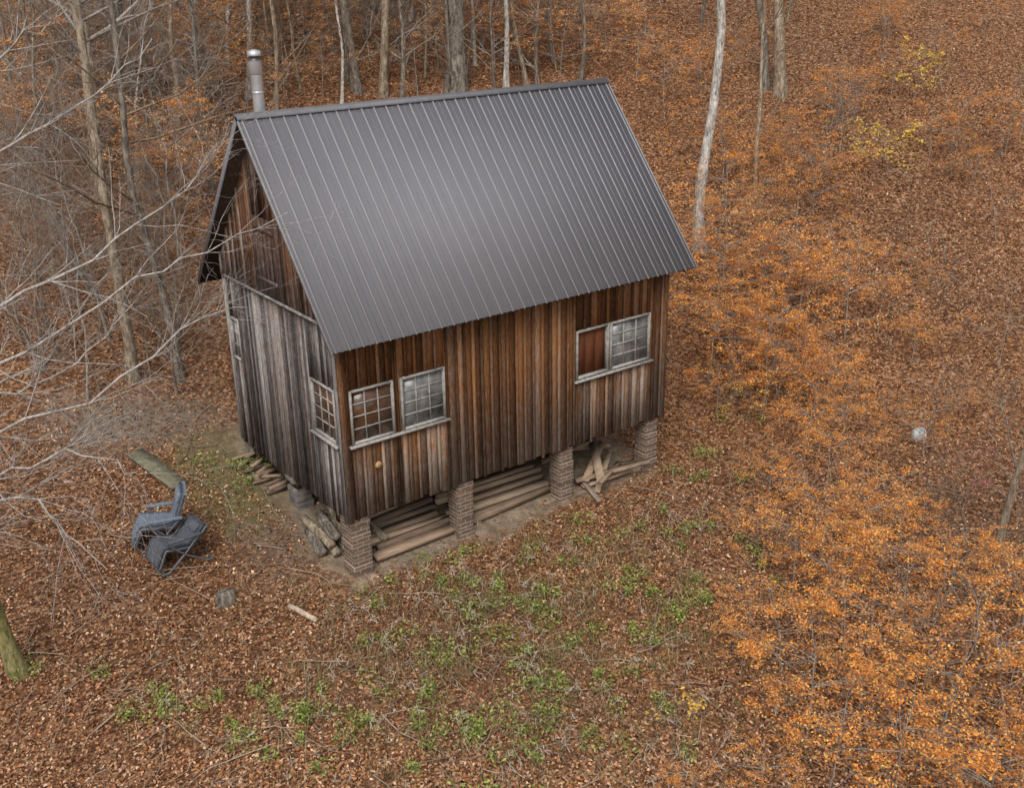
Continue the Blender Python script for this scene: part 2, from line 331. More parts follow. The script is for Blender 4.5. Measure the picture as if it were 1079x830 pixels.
mb=MB(); mb.box((.02,.02,B-.02),(L-.02,W-.02,B+.06),(.4,.2,.3)); mb.build('floor',m_frame,cabin)
for y0 in (.37,W/2-.1,W-.57):
    mb=MB(); mb.box((.03,y0,B-.24),(L-.03,y0+.2,B-.022),(.5,.4,.6)); mb.build('floor_beam',m_frame,cabin)
mb=MB(); mb.box((.3,2.4,B+.07),(L-.3,2.43,4.0),(.6,.2,.1)); mb.build('inner_partition',m_plank,cabin)
for (a,b_) in (((-.052,-.065,B-.03),(.055,-.055,roofz(0)-.02)),((L-.07,-.065,B-.02),(L+.04,-.055,roofz(0)-.02)),((4.69,-.068,B+.02),(4.74,-.055,roofz(0)-.04))):
    mb=MB(); mb.box(a,b_,(.4,.7,.3)); mb.build('corner_board',m_front,cabin)
mb=MB(); mb.box((-.065,-.05,B-.03),(-.055,.06,lowtop(0)-.05),(.6,.8,.7)); mb.build('corner_board',m_gable,cabin)
mb=MB(); mb.box((-.095,.12,4.47),(-.058,W-.2,4.515)); mb.build('drip_board',m_trimw,cabin)
mb=MB(); 
for k in range(5):
    u0=1.735+k*.163; mb.box((-.062,u0+.004,4.53),(-.036,u0+.159,5.84),(.2+.3*random.random(),.7,random.random()))
ld=mb.build('loft_door',m_gable,cabin)
for z in (4.75,5.6):
    mb=MB(); mb.box((-.078,1.76,z),(-.064,2.5,z+.07),(.4,.6,.4)); mb.build('batten',m_gable,ld)
# windows
def window(mapf,u0,u1,z0,z1,cols,rows,gmat,label=None,nomunt=False,panel=False):
    def bx(mb,a,b_,c=(.5,.5,.5)):
        mb.box(mapf(*a),mapf(*b_),c)
    fr=MB(); t=.036; o=.058
    bx(fr,(u0,z0,-.06),(u0+t,z1,o)); bx(fr,(u1-t,z0,-.06),(u1,z1,o)); bx(fr,(u0+t,z1-t,-.06),(u1-t,z1,o)); bx(fr,(u0+t,z0,-.06),(u1-t,z0+t,o))
    w=fr.build('window',m_white,cabin)
    if label: w['label']=label
    a,b_,c,d=u0+t,u1-t,z0+t,z1-t
    if not nomunt:
        mu=MB()
        for k in range(1,cols): 
            q=a+(b_-a)*k/cols; bx(mu,(q-.009,c,0),(q+.009,d,.028))
        for k in range(1,rows):
            q=c+(d-c)*k/rows; bx(mu,(a,q-.009,.002),(b_,q+.009,.026))
        mu.build('muntins',m_white,w)
    gl=MB(); bx(gl,(a,c,.004),(b_,d,.010)); gl.build('glass',gmat,w) if not panel else None
    if panel:
        pm=MB()
        for k in range(3): bx(pm,(a+(b_-a)*k/3+.003,c,-.05),(a+(b_-a)*(k+1)/3-.003,d,-.03),(.5+.15*random.random(),.3,random.random()))
        pm.build('dim_room_panel',m_dimroom,w)  # coloured panel put in place of the dim room behind the opening
    return w
def sill(mapf,u0,u1,z): 
    mb=MB(); mb.box(mapf(u0,z-.035,-.02),mapf(u1,z,.10)); mb.build('window_sill',m_white,cabin)
window(fm,.14,.94,2.51,3.43,3,4,m_glassA,'small paned window with painted brown reflection left of the post'); window(fm,1.08,1.93,2.51,3.43,3,4,m_glassB,'small paned window with painted grey reflection right of the post'); sill(fm,.08,1.99,2.50)
window(fm,5.60,6.60,2.50,3.43,3,4,m_glassB,'grey toned small paned window at the right end of the long wall'); window(fm,4.78,5.56,2.50,3.43,3,4,m_glassA,'unglazed opening with reddish brown panel standing for dim room',True,True); sill(fm,4.72,6.66,2.48)
mb=MB(); mb.box((5.563,-.03,2.49),(5.597,-.01,3.43)); mb.build('window_post',m_white,cabin)
window(gm,.11,.92,2.51,3.44,3,4,m_glassA,'small paned window on the gable wall by the front corner'); sill(gm,.06,.98,2.50)
window(gm,3.71,4.11,2.91,3.71,2,3,m_glassB,'small window at the far end of the gable wall')
mb=MB(); mb.tube([(.57,-.052,2.05),(.57,-.070,2.05)],.06,12,(.9,.1,.5),caps=True); mb.build('round_plaque',simple('orange wood disc',(.45,.27,.12)),cabin)
# roof
def slope_pt(x,s,side,hh):
    ca=1/math.sqrt(1+SL*SL); sa=SL*ca; y=W/2-side*s*ca-side*hh*sa; return (x,y,RZ-s*sa+hh*ca)
SLEN=(W/2+OE)*math.sqrt(1+SL*SL)
for side in (1,-1):
    mb=MB(); x0,x1=-OH,L+OH
    A=[slope_pt(x0,0.0,side,-.04),slope_pt(x1,0,side,-.04),slope_pt(x1,SLEN,side,-.04),slope_pt(x0,SLEN,side,-.04),slope_pt(x0,0,side,0),slope_pt(x1,0,side,0),slope_pt(x1,SLEN,side,0),slope_pt(x0,SLEN,side,0)]
    A[0]=(x0,W/2,RZ-.07);A[1]=(x1,W/2,RZ-.07)
    mb.hexa(A,(0,0,0))
    NR=32; stp=(x1-x0-.12)/NR
    def rib(xx,wb,wt,h,c): mb.hexa([slope_pt(xx-wb,.02,side,-.001),slope_pt(xx+wb,.02,side,-.001),slope_pt(xx+wb,SLEN+.02,side,-.001),slope_pt(xx-wb,SLEN+.02,side,-.001),slope_pt(xx-wt,.02,side,h),slope_pt(xx+wt,.02,side,h),slope_pt(xx+wt,SLEN+.02,side,h),slope_pt(xx-wt,SLEN+.02,side,h)],c)
    for k in range(NR+1):
        xx=x0+.06+k*stp; rib(xx,.017,.008,.018,(.5,0,0))
        if k<NR: rib(xx+stp*.5,.011,.005,.004,(.05,0,0))
    rf=mb.build('roof',m_roof,cabin)
    so_=MB(); so_.hexa([slope_pt(x0+.006,.12,side,-.085),slope_pt(x1-.006,.12,side,-.085),slope_pt(x1-.006,SLEN-.01,side,-.085),slope_pt(x0+.006,SLEN-.01,side,-.085),slope_pt(x0+.006,.12,side,-.043),slope_pt(x1-.006,.12,side,-.043),slope_pt(x1-.006,SLEN-.01,side,-.043),slope_pt(x0+.006,SLEN-.01,side,-.043)],(.3,.3,.3)); so_.build('soffit',m_frame,rf)
    rc=MB(); rc.hexa([slope_pt(x0-.02,0,side,.022),slope_pt(x1+.02,0,side,.022),slope_pt(x1+.02,.10,side,.022),slope_pt(x0-.02,.10,side,.022),slope_pt(x0-.02,-.01,side,.030),slope_pt(x1+.02,-.01,side,.030),slope_pt(x1+.02,.10,side,.027),slope_pt(x0-.02,.10,side,.027)]); rc.build('ridge_cap',m_roofcap,rf)
    for xe,sg in ((x0,-1),(x1,1)):
        rk=MB(); lo_=-.05 if side==1 else -.09
        rk.hexa([slope_pt(xe+sg*.002,.0,side,lo_),slope_pt(xe+sg*.016,.0,side,lo_),slope_pt(xe+sg*.016,SLEN+.02,side,lo_),slope_pt(xe+sg*.002,SLEN+.02,side,lo_),slope_pt(xe+sg*.002,0,side,.014),slope_pt(xe+sg*.016,0,side,.014),slope_pt(xe+sg*.016,SLEN+.02,side,.014),slope_pt(xe+sg*.002,SLEN+.02,side,.014)]); rk.build('rake_trim',m_rake if side==1 else m_roofcap,rf)
for k in range(12):
    mb=MB(); xx=.05+k*(L-.1)/11; s0,s1=SLEN-.75,SLEN-.04
    mb.hexa([slope_pt(xx-.02,s0,1,-.18),slope_pt(xx+.02,s0,1,-.18),slope_pt(xx+.02,s1,1,-.18),slope_pt(xx-.02,s1,1,-.18),slope_pt(xx-.02,s0,1,-.088),slope_pt(xx+.02,s0,1,-.088),slope_pt(xx+.02,s1,1,-.088),slope_pt(xx-.02,s1,1,-.088)])
    mb.build('rafter_tail',m_frame,cabin)
# stovepipe
mb=MB(); cx,cy=.35,2.72; zz=roofz(cy)
mb.tube([(cx,cy,zz-.1),(cx,cy,8.02)],.095,20); mb.tube([(cx,cy,8.02),(cx,cy,8.04),(cx,cy,8.24)],[.095,.108,.108],20)
sp_=mb.build('stovepipe',m_steel,cabin,True)
mb=MB(); mb.tube([(cx,cy,8.31),(cx,cy,8.33),(cx,cy,8.38),(cx,cy,8.41)],[.112,.115,.105,.02],20); mb.build('rain_cap',m_steel,sp_,True)
mb=MB(); mb.tube([(cx,cy,8.23),(cx,cy,8.26),(cx,cy,8.30),(cx,cy,8.32)],[.112,.08,.08,.1],20); mb.build('cap_collar',m_collar,sp_,True)
mb=MB(); mb.tube([(cx,cy,7.72),(cx,cy,7.73),(cx,cy,7.75),(cx,cy,7.76)],[.096,.101,.101,.096],20); mb.build('pipe_band',m_steel,sp_,True)
mb=MB(); mb.tube([(cx,cy,zz+.0),(cx,cy,zz+.14),(cx,cy,zz+.3)],[.24,.17,.1],20); mb.build('flashing',m_roofcap,sp_,True)
# piers: rows of slightly shifted courses so the outline is uneven
def pier(x,y,w,mat,name='brick_pier',ch=.144,jit=.009,top=B-.035):
    mb=MB(); z0=float(height(x,y))-.3; z=math.floor(z0/ch)*ch
    while z<top-.001:
        z1=min(z+ch,top); ox,oy,ww=random.uniform(-jit,jit),random.uniform(-jit,jit),w/2+random.uniform(-jit,jit)
        mb.box((x-ww+ox,y-ww+oy,z),(x+ww+ox,y+ww+oy,z1-.002)); z=z1
    mb.build(name,mat,cabin,bevel=.008)
for x in (.19,2.3,4.6,6.79): pier(x,.18,.36 if x<1 else .32,m_brick)
for x in (2.3,4.6,6.79): pier(x,W-.2,.32,m_brick)
for x,y in ((.2,W-.2),(.19,2.25)): pier(x,y,.32,m_fstone,'stone_pier',.13,.03)
def stone(c,r,seed):
    u=np.linspace(0,math.pi,7); v=np.linspace(0,2*math.pi,10)[:-1]; mb=MB(); V=[]
    for a in u:
        for b_ in v:
            k=1+.18*math.sin(3*b_+seed)+.15*math.sin(2*a+4*b_+seed*2)
            V.append((c[0]+r[0]*k*math.sin(a)*math.cos(b_),c[1]+r[1]*k*math.sin(a)*math.sin(b_),c[2]+r[2]*math.cos(a)*(1+.1*math.sin(5*b_+seed))))
    n=9; F=[[i*n+j,(i+1)*n+j,(i+1)*n+(j+1)%n,i*n+(j+1)%n] for i in range(6) for j in range(n)]
    mb.raw(V,F); return mb
# ------------------------------------------------------------------ lumber under and around the cabin
def beam(name,a,b_,w,h,mat,label,cat,group=None,roll=0):
    a=np.array(a,float);b_=np.array(b_,float); T=(b_-a); Ln=np.linalg.norm(T); T/=Ln; S=np.cross(T,(0,0,1)); S/=np.linalg.norm(S); Up=np.cross(S,T)
    c,s=math.cos(roll),math.sin(roll); S,Up=S*c+Up*s,-S*s+Up*c
    mb=MB(); V=[p+S*x*w/2+Up*z*h/2 for z in (-1,1) for p,x in ((-T*Ln/2,-1),(T*Ln/2,-1),(T*Ln/2,1),(-T*Ln/2,1))]
    mb.hexa(V,(random.random(),random.random(),random.random())); o=mb.build(name,mat); o.location=tuple((a+b_)/2); tag(o,label,cat,group); return o
def lummat(name,k):
    m,nt,b=newmat(name); n=N(nt); p=n.pos(); at=n.col(); g=n.noise(n.mapping(p,(1.2,14,14)),2,5,.65); s_=n.node('ShaderNodeSeparateColor'); nt.links.new(at.outputs['Color'],s_.inputs[0])
    nt.links.new(n.ramp(n.math('ADD',n.math('MULTIPLY',g,.7),n.math('MULTIPLY',s_.outputs[0],.3)),[(.25,tuple(x*k for x in (.09,.062,.045))),(.5,tuple(x*k for x in (.26,.18,.12))),(.8,tuple(x*k for x in (.48,.36,.25)))]),b.inputs['Base Color']); b.inputs['Roughness'].default_value=.95; return m
m_lum=lummat('lumber lying flat',1); m_lumD=lummat('tan lumber lying flat',1.05)
q=np.random.default_rng(4)
for bay,(xa,xb,nn_,lab) in enumerate(((.5,2.15,8,'weathered plank lying under the cabin between the first and second brick piers'),(2.4,4.5,9,'weathered plank lying under the cabin between the second and third brick piers'),(4.8,6.55,14,'loose board heaped under the cabin between the third and fourth brick piers'))):
    for k in range(nn_):
        y=.28+.17*k*.9+q.normal(0,.03) if bay<2 else q.uniform(-.1,1.6); xo=q.uniform(-.3,.3); ln=(xb-xa)*(q.uniform(.9,1.15) if bay<2 else q.uniform(.55,1.05)); xm=(xa+xb)/2+xo*.3
        an=q.normal(0,.03) if bay<2 else q.normal(.1,.5); dx,dy=math.cos(an)*ln/2,math.sin(an)*ln/2
        if bay==0 and y<.45: xm+=.15
        lift=.07+.02*k+q.uniform(0,.05) if bay<2 else q.uniform(.04,.35)
        t1=q.uniform(-.12,.12) if bay==2 else q.uniform(-.02,.02)
        a=(xm-dx,y-dy,float(height(xm-dx,max(0,y-dy)))+max(.03,lift-t1)); b_=(xm+dx,y+dy,float(height(xm+dx,max(0,y+dy)))+max(.03,lift+t1))
        beam('plank',a,b_,q.uniform(.12,.2) if bay<2 else q.uniform(.09,.17),q.uniform(.07,.14) if bay<2 else q.uniform(.03,.06),m_lumD,lab,'plank',['planks in the first bay','planks in the second bay','boards in the third bay'][bay],q.normal(0,.1))
for k,(pa,pb) in enumerate((((610,508),(632,530)),((630,500),(672,486)))):
    a=P(*pa);b_=P(*pb); beam('plank',a+[0,0,.14],b_+[0,0,.04],.10,.03,m_plank,['grey board leaning out beside the third brick pier','grey board poking out toward the fourth brick pier'][k],'plank')
beam('weathered_plank',P(142,478)+[0,0,.05],P(190,514)+[0,0,.05],.34,.05,m_mplank,'flat weathered plank lying on the ground above the loungers','plank')
def log(a,b_,r,mat,label,cat,group,name='log'):
    a=np.array(a,float);b_=np.array(b_,float); m=(a+b_)/2; mb=MB(); T=(b_-a)/2
    mb.tube([-T,-T*.3+[0,0,.01],T*.4,T],[r,r*.97,r*1.02,r*.95],10,(.5,.5,.5),caps=True); o=mb.build(name,mat); o.location=tuple(m); tag(o,label,cat,group)
for k in range(13):
    u=k%5; v_=k//5; x=-.12+u*.2+v_*.1; y=1.05+q.uniform(-.15,.2); h_=q.uniform(.3,.48)
    log((x+q.normal(0,.06),y-h_,float(height(x,y-h_))+.09+v_*.15),(x+q.normal(0,.06),y+h_,float(height(x,y+h_))+.09+v_*.15+q.uniform(-.03,.05)),q.uniform(.055,.1),[m_bark,m_barkT][k%2],'short brown log stacked under the gable wall near the corner pier','log','logs stacked under the gable wall')
for k in range(15):
    u=k%8; v_=k//8; y=2.75+u*.18+q.normal(0,.04); x=-.1+q.uniform(-.12,.1); z=float(height(x,y))+.05+v_*.07
    beam('firewood',(x-.18,y+q.normal(0,.1),z),(x+.2,y+q.normal(0,.1),z+q.uniform(-.03,.04)),q.uniform(.06,.11),q.uniform(.04,.08),m_lum,'pale split firewood piece piled by the far end of the gable wall','firewood','split firewood by the gable wall',q.uniform(0,1.4))
# ------------------------------------------------------------------ loungers
def lounger(label,loc,rz,prof,ms,mp):
    r=thing('lounge_chair',label,'lounge chair',loc,rz,None,.9); w=.30
    pr=np.array(prof,float); t=np.linspace(0,len(pr)-1,22)
    pp=np.array([np.interp(t,range(len(pr)),pr[:,0]),np.interp(t,range(len(pr)),pr[:,1])]).T
    mb=MB(); T=np.gradient(pp,axis=0); T/=np.linalg.norm(T,axis=1)[:,None]; Nn=np.stack([-T[:,1],T[:,0]],1)
    V=[];n=len(pp);ys=np.linspace(-w,w,7)
    for sgn in (1,-1):
        for i in range(n):
            for y in ys:
                sag=-.01*(1-(y/w)**2)+(.045*sgn)+.006*math.sin(i*2.1)
                V.append((pp[i,0]+Nn[i,0]*sag,y,pp[i,1]+Nn[i,1]*sag))
    F=[]; m=7
    for i in range(n-1):
        for j in range(m-1):
            a=i*m+j; F.append([a,a+1,a+m+1,a+m]); a+=n*m; F.append([a,a+m,a+m+1,a+1])
    for i in range(n-1):
        for j in (0,m-1): a=i*m+j; F.append([a,a+m,a+m+n*m,a+n*m])
    for j in range(m-1):
        for i in (0,n-1): a=i*m+j; F.append([a,a+1,a+1+n*m,a+n*m])
    mb.raw(V,F); mb.build('padded_seat',ms,r)
    for s in (-1,1):
        mb=MB(); mb.tube([(a,s*(w+.012),b_) for a,b_ in pp],.02,8); mb.build('side_rail',m_tube,r,True)
        mb=MB(); mb.tube([(.38,s*(w+.05),.58),(.1,s*(w+.05),.3),(-.3,s*(w+.05),.03),(-.42,s*(w+.05),.02)],.02,8); mb.build('leg',m_tube,r,True)
        mb=MB(); mb.tube([(-.22,s*(w+.04),.60),(.05,s*(w+.04),.33),(.42,s*(w+.04),.03),(.55,s*(w+.04),.02)],.02,8); mb.build('leg',m_tube,r,True)
        mb=MB(); mb.box((-.25,s*(w+.05)-.045,.59),(.36,s*(w+.05)+.045,.64)); mb.build('armrest',ms,r,bevel=.015)
    for xx in (-.42,.55):
        mb=MB(); mb.tube([(xx,-w-.05,.02),(xx,w+.05,.02)],.018,8); mb.build('floor_bar',m_tube,r,True)
    top=pr[0]; d=pr[1]-pr[0]; d=d/np.linalg.norm(d); nn_=np.array([-d[1],d[0]])
    mb=MB(); c=top+d*.14+nn_*.06; V=[]
    for yy in (-.21,.21):
        for a_,b_ in ((-.09,-.03),(.09,-.03),(.09,.04),(-.09,.04)): q_=c+d*a_+nn_*b_; V.append((q_[0],yy,q_[1]))
    mb.hexa(V); mb.build('head_pillow',mp,r,bevel=.02)
lounger('slate blue reclining lounge chair with upright back, farther of the two',tuple(P(181,568)),math.atan2(.30,-.95),[(-.34,1.05),(-.08,.42),(.50,.48),(.68,.14)],m_slB,m_padB)
lounger('charcoal reclining lounge chair lying low, nearer of the two',tuple(P(194,589)),math.atan2(-.05,-1.),[(-.40,.70),(-.05,.38),(.42,.46),(.58,.14)],m_slD,m_slD)
# ------------------------------------------------------------------ stump, rock, sticks
p_=P(238,632); mb=MB(); mb.tube([(0,0,-.1),(0,0,.03),(.01,0,.14),(.01,.01,.17)],[.22,.17,.15,.14],12,caps=True); o=mb.build('tree_stump',m_bark); o.location=tuple(p_); tag(o,'small grey brown tree stump in the leaves below the loungers','stump')
p_=P(967,462); o=stone((0,0,.08),(.18,.15,.18),5).build('rock',m_rock,None); o.location=tuple(p_); tag(o,'pale grey rock alone on the leafy slope at right','rock')
a,b_=P(305,640)+[0,0,.04],P(334,655)+[0,0,.04]; log(a,b_,.045,simple('pale split wood',(.42,.33,.24),.9,0,.5,12),'pale split log lying in the leaves below the corner pier','log',None)
# ------------------------------------------------------------------ trees
def norm(v): return v/(np.linalg.norm(v)+1e-9)
def grow(tb,g,p,d,Ln,r,depth,nch,up=.04,wig=.13,tips=None,sides=5,flat=1.,nseg=5):
    p=np.array(p,float); d=norm(np.array(d,float)); pts=[p.copy()]; ds=[d]
    for i in range(nseg):
        d=norm(d+g.normal(0,wig,3)*[1,1,flat]+[0,0,up]); p=p+d*Ln/nseg; pts.append(p.copy()); ds.append(d)
    rad=np.linspace(r,max(r*.3,.0018),nseg+1); tb.tube(pts,rad,sides if depth>0 else 3)
    if tips is not None and depth<=1: tips.append(np.array(pts))
    if depth>0:
        for c in range(nch):
            t=g.uniform(.2,1.)*nseg; i=min(int(t),nseg-1); f=t-i; pos=pts[i]*(1-f)+pts[i+1]*f
            pr=g.normal(0,1,3)*[1,1,flat]; pr=norm(pr-ds[i]*(pr@ds[i])); nd=norm(ds[i]*.75+pr*g.uniform(.5,1.))
            grow(tb,g,pos,nd,Ln*g.uniform(.35,.62),rad[i]*.55,depth-1,max(2,nch-1),up,wig*1.15,tips,max(3,sides-1),flat,nseg)
def trunk_path(g,H,lean,wob=.06,n=16):
    z=np.linspace(0,1,n); e=min(1,H/6)
    x=g.normal(0,wob,n).cumsum()*.6*z+lean[0]*z*H+e*g.uniform(.05,.16)*np.sin(z*H*.9+g.uniform(0,6)); y=g.normal(0,wob,n).cumsum()*.6*z+lean[1]*z*H+e*g.uniform(.05,.16)*np.sin(z*H*.8+g.uniform(0,6))
    x-=x[0]; y-=y[0]
    return np.stack([x,y,z*H-.15],1)
def make_tree(label,H,r,mat,tmat,seed,loc,lean=(0,0),low=.35,nb=16,group=None,name='bare_tree',bl=.28,dep=2,wob=.12):
    g=np.random.default_rng(seed); t=thing(name,label,'tree',loc,0,group)
    P_=trunk_path(g,H,lean,wob); z=np.linspace(0,1,len(P_)); rad=r*(1-.75*z)*g.uniform(.93,1.07,len(z))+r*.5*np.exp(-z*H/.35)
    mb=MB(); mb.tube(P_,rad,10); mb.build('trunk',mat,t,True)
    cb=MB(); nz=len(P_)-1
    for k in range(nb):
        f=g.uniform(low,.98); i=f*nz; j=min(int(i),nz-1); pos=P_[j]*(1-i+j)+P_[j+1]*(i-j); a=g.uniform(0,2*math.pi)
        grow(cb,g,pos,(math.cos(a),math.sin(a),g.uniform(.2,.9)),H*bl*(1.15-f*.6),rad[j]*.38,dep,4,.04,.12)
    cb.build('crown',tmat,t,True); return t
def treeat(base,wpx,label,mat,tmat,seed,H=14,top=None,**k):
    p=P(*base); Z=(p-CP)@D; r=wpx/2*Z/FPX; lean=(0,0)
    if top is not None:
        d=ray(*top); h=np.array([d[0],d[1]]); kk=np.linalg.norm(p[:2]-CP[:2])/np.linalg.norm(h); q_=CP+d*kk; dz=max(q_[2]-p[2],1); lean=((q_[0]-p[0])/dz,(q_[1]-p[1])/dz)
    return make_tree(label,H,r,mat,tmat,seed,tuple(p),lean,**k)
treeat((738,262),12,'tall white barked tree behind the right end of the roof',m_barkP,m_twigG,11,15,(748,0),low=.5,wob=.16)
treeat((480,97),21,'thick grey brown trunk straight behind the roof ridge',m_bark,m_twigG,12,16,(476,0),low=.5)
treeat((376,97),10,'left of two slim grey trunks standing close together behind the roof',m_bark,m_twigG,13,14,(364,0))
treeat((404,101),9,'right of two slim pale grey trunks standing close together behind the roof',m_barkT,m_twigG,14,14,(401,0))
treeat((533,93),6,'slender pale trunk behind the middle of the ridge, left one of the pair',m_barkP,m_twigG,15,11,(527,0))
treeat((556,90),5,'slender tan trunk behind the middle of the ridge, right one of the pair',m_barkT,m_twigG,16,10,(545,0))
treeat((611,84),4,'very thin straight sapling trunk behind the right part of the ridge',m_bark,m_twigB,17,9,(612,0))
treeat((796,205),5,'thin leaning grey trunk just right of the white barked tree',m_barkT,m_twigB,18,9,(800,20),low=.2)
treeat((822,98),12,'tan trunk near the top edge right of the white barked tree',m_barkT,m_twigB,19,14,(826,0))
treeat((806,92),8,'narrow dark trunk close beside the tan trunk near the top edge',m_bark,m_twigB,20,12,(800,0))
treeat((140,400),12,'grey trunk left of the cabin gable reaching down to the clearing',m_barkT,m_twigG,21,14,(78,-40),low=.3)
treeat((190,400),9,'slim dark trunk next to the gable wall at the clearing edge',m_bark,m_twigB,22,12,(120,-20),low=.25,nb=24)
treeat((107,190),15,'pale tan trunk in the upper left woods',m_barkT,m_twigG,23,14,(72,0),low=.25,nb=22)
treeat((150,120),9,'slim grey trunk in the upper left woods near the chimney',m_bark,m_twigG,24,12,(128,0),low=.3)
treeat((240,60),8,'tan trunk left of the stovepipe',m_barkT,m_twigB,25,12,(228,0))
treeat((280,52),7,'slim tan trunk right behind the stovepipe',m_barkT,m_twigB,26,12,(268,0))
treeat((1052,572),8,'thin grey leaning trunk at the right edge',m_barkT,m_twigB,27,7,(1095,380),low=.3,bl=.2,nb=8)
treeat((20,706),17,'mossy yellow green trunk at the lower left edge',m_barkM,m_twigG,28,9,(-60,430),low=.6,nb=8)
# background woods
vars_=[]
gt=np.random.default_rng(99); spots=[]; nr=0
for k in range(3000):
    th=math.pi/2-YAW+gt.uniform(-.5,.5); r=gt.uniform(28,58) 
    x=CP[0]+r*math.cos(th); y=CP[1]+r*math.sin(th); pz=pix((x,y,float(height(x,y))+.3)); 
    if not(3<pz[0]<1076 and 2<pz[1]<200): continue
    if 235<pz[0]<740 and pz[1]>(118-(pz[0]-248)*.1): continue
    if pz[0]>620:
        if nr>=3 or pz[1]>30 or pz[0]>900: continue
        nr+=1
    if all((x-a)**2+(y-b_)**2>1.4 for a,b_ in spots): spots.append((x,y))
    if len(spots)>=95: break
for k,(x,y) in enumerate(spots):
    loc=(x,y,float(height(x,y))); left=pix(loc)[0]<620
    lab='bare grey trunk in the distant woods at the upper left and middle' if left else 'bare grey trunk at the top edge right of the roof'; gr='bare trees in the upper left woods' if left else 'bare trees at the top right'
    if k<7: vars_.append(make_tree(lab,gt.uniform(10,14),gt.uniform(.05,.12),[m_bark,m_barkT,m_bark,m_barkT,m_bark,m_barkP,m_bark][k],[m_twigG,m_twigB][k%2],200+k,loc,(gt.normal(0,.06),gt.normal(0,.06)),low=.05,nb=26,group=gr,bl=.17,wob=.16))
    else: dup(vars_[k%7],loc,gt.uniform(0,6.28),gt.uniform(.45,1.1),lab,gr)
# twiggy understory
und=[]
for k in range(80):
    for _ in range(50):
        px,py=gt.uniform(5,620),gt.uniform(15,430)
        if px>200 and py>90: continue
        break
    p=P(px,py)
    if k<5: und.append(make_tree('thin bare sapling in the brushy woods left of the cabin',gt.uniform(3.2,5),gt.uniform(.02,.032),m_twigG if k%2 else m_twigB,m_twigG if k%2 else m_twigB,300+k,tuple(p),(gt.normal(0,.1),gt.normal(0,.1)),low=.1,nb=18,group='bare saplings left of the cabin',name='bare_sapling',bl=.36))
    else: 
        o=px>235; dup(und[k%5],tuple(p),gt.uniform(0,6.28),gt.uniform(.5,1.1),'thin bare sapling in the woods behind the roof' if o else 'thin bare sapling in the brushy woods left of the cabin','bare saplings behind the roof' if o else 'bare saplings left of the cabin')
for k in range(38):
    px,py=gt.uniform(680,1075),gt.uniform(20,400)
    if k>=26: px,py=gt.uniform(960,1075),gt.uniform(420,780)
    if px<740 and py>120: px+=120
    dup(und[k%5],tuple(P(px,py)),gt.uniform(0,6.28),gt.uniform(.25,.6),'thin bare sapling on the leafy slope right of the cabin','bare saplings right of the cabin')
# near bare tree whose limbs reach in from the left
g=np.random.default_rng(51); bt_=P(-150,760); tr=thing('bare_tree','pale bare tree with long twiggy limbs reaching in from the left edge','tree',tuple(bt_))
top=unproj(-120,-60,14.); mb=MB(); zz=np.linspace(0,1,9)[:,None]; tp=(top-bt_)*zz+g.normal(0,.04,(9,3)); tp[0]=[0,0,-.2]; mb.tube(tp,np.linspace(.17,.07,9),10); mb.build('trunk',m_barkT,tr,True)
cb=MB()
limbs=[[(-120,330,13.6),(0,330,13.2),(110,262,13.2),(190,205,13.5),(232,150,13.8)],[(-125,430,13.6),(0,385,13),(130,300,13.3),(210,270,13.8),(300,225,14.2)],[(-120,230,13.6),(0,165,13.3),(90,110,13.2),(165,40,13.5)],
 [(-128,500,13.6),(0,455,13.2),(110,410,13.5),(215,330,13.8),(262,322,14)],[(-130,620,13.6),(0,520,13.4),(60,540,13.4),(110,600,13.5)],[(-122,150,13.6),(0,60,13.8),(70,10,14)],[(-125,400,13.6),(0,420,13.8),(90,380,14.2),(150,300,14.5)],[(-128,560,13.6),(0,500,13),(80,470,13),(150,500,13.2)]]
for lm in limbs:
    pts=[unproj(*q_)-bt_ for q_ in lm]; t=np.linspace(0,len(pts)-1,14); A=np.array(pts); pp=np.stack([np.interp(t,range(len(pts)),A[:,i]) for i in range(3)],1); pp[1:-1]=(pp[:-2]+2*pp[1:-1]+pp[2:])/4; pp+=g.normal(0,.035,pp.shape)
    rad=np.linspace(.026,.005,14); cb.tube(pp,rad,6)
    for c in range(19):
        i=g.integers(2,13); T=norm(pp[min(i+1,13)]-pp[i-1]); pr=norm(g.normal(0,1,3)+[0,0,.3]); grow(cb,g,pp[i],norm(T*.9+pr*.7),g.uniform(.5,1.5),rad[i]*.5,2,4,.02,.13,sides=4)
cb.build('limbs',m_twig,tr,True)
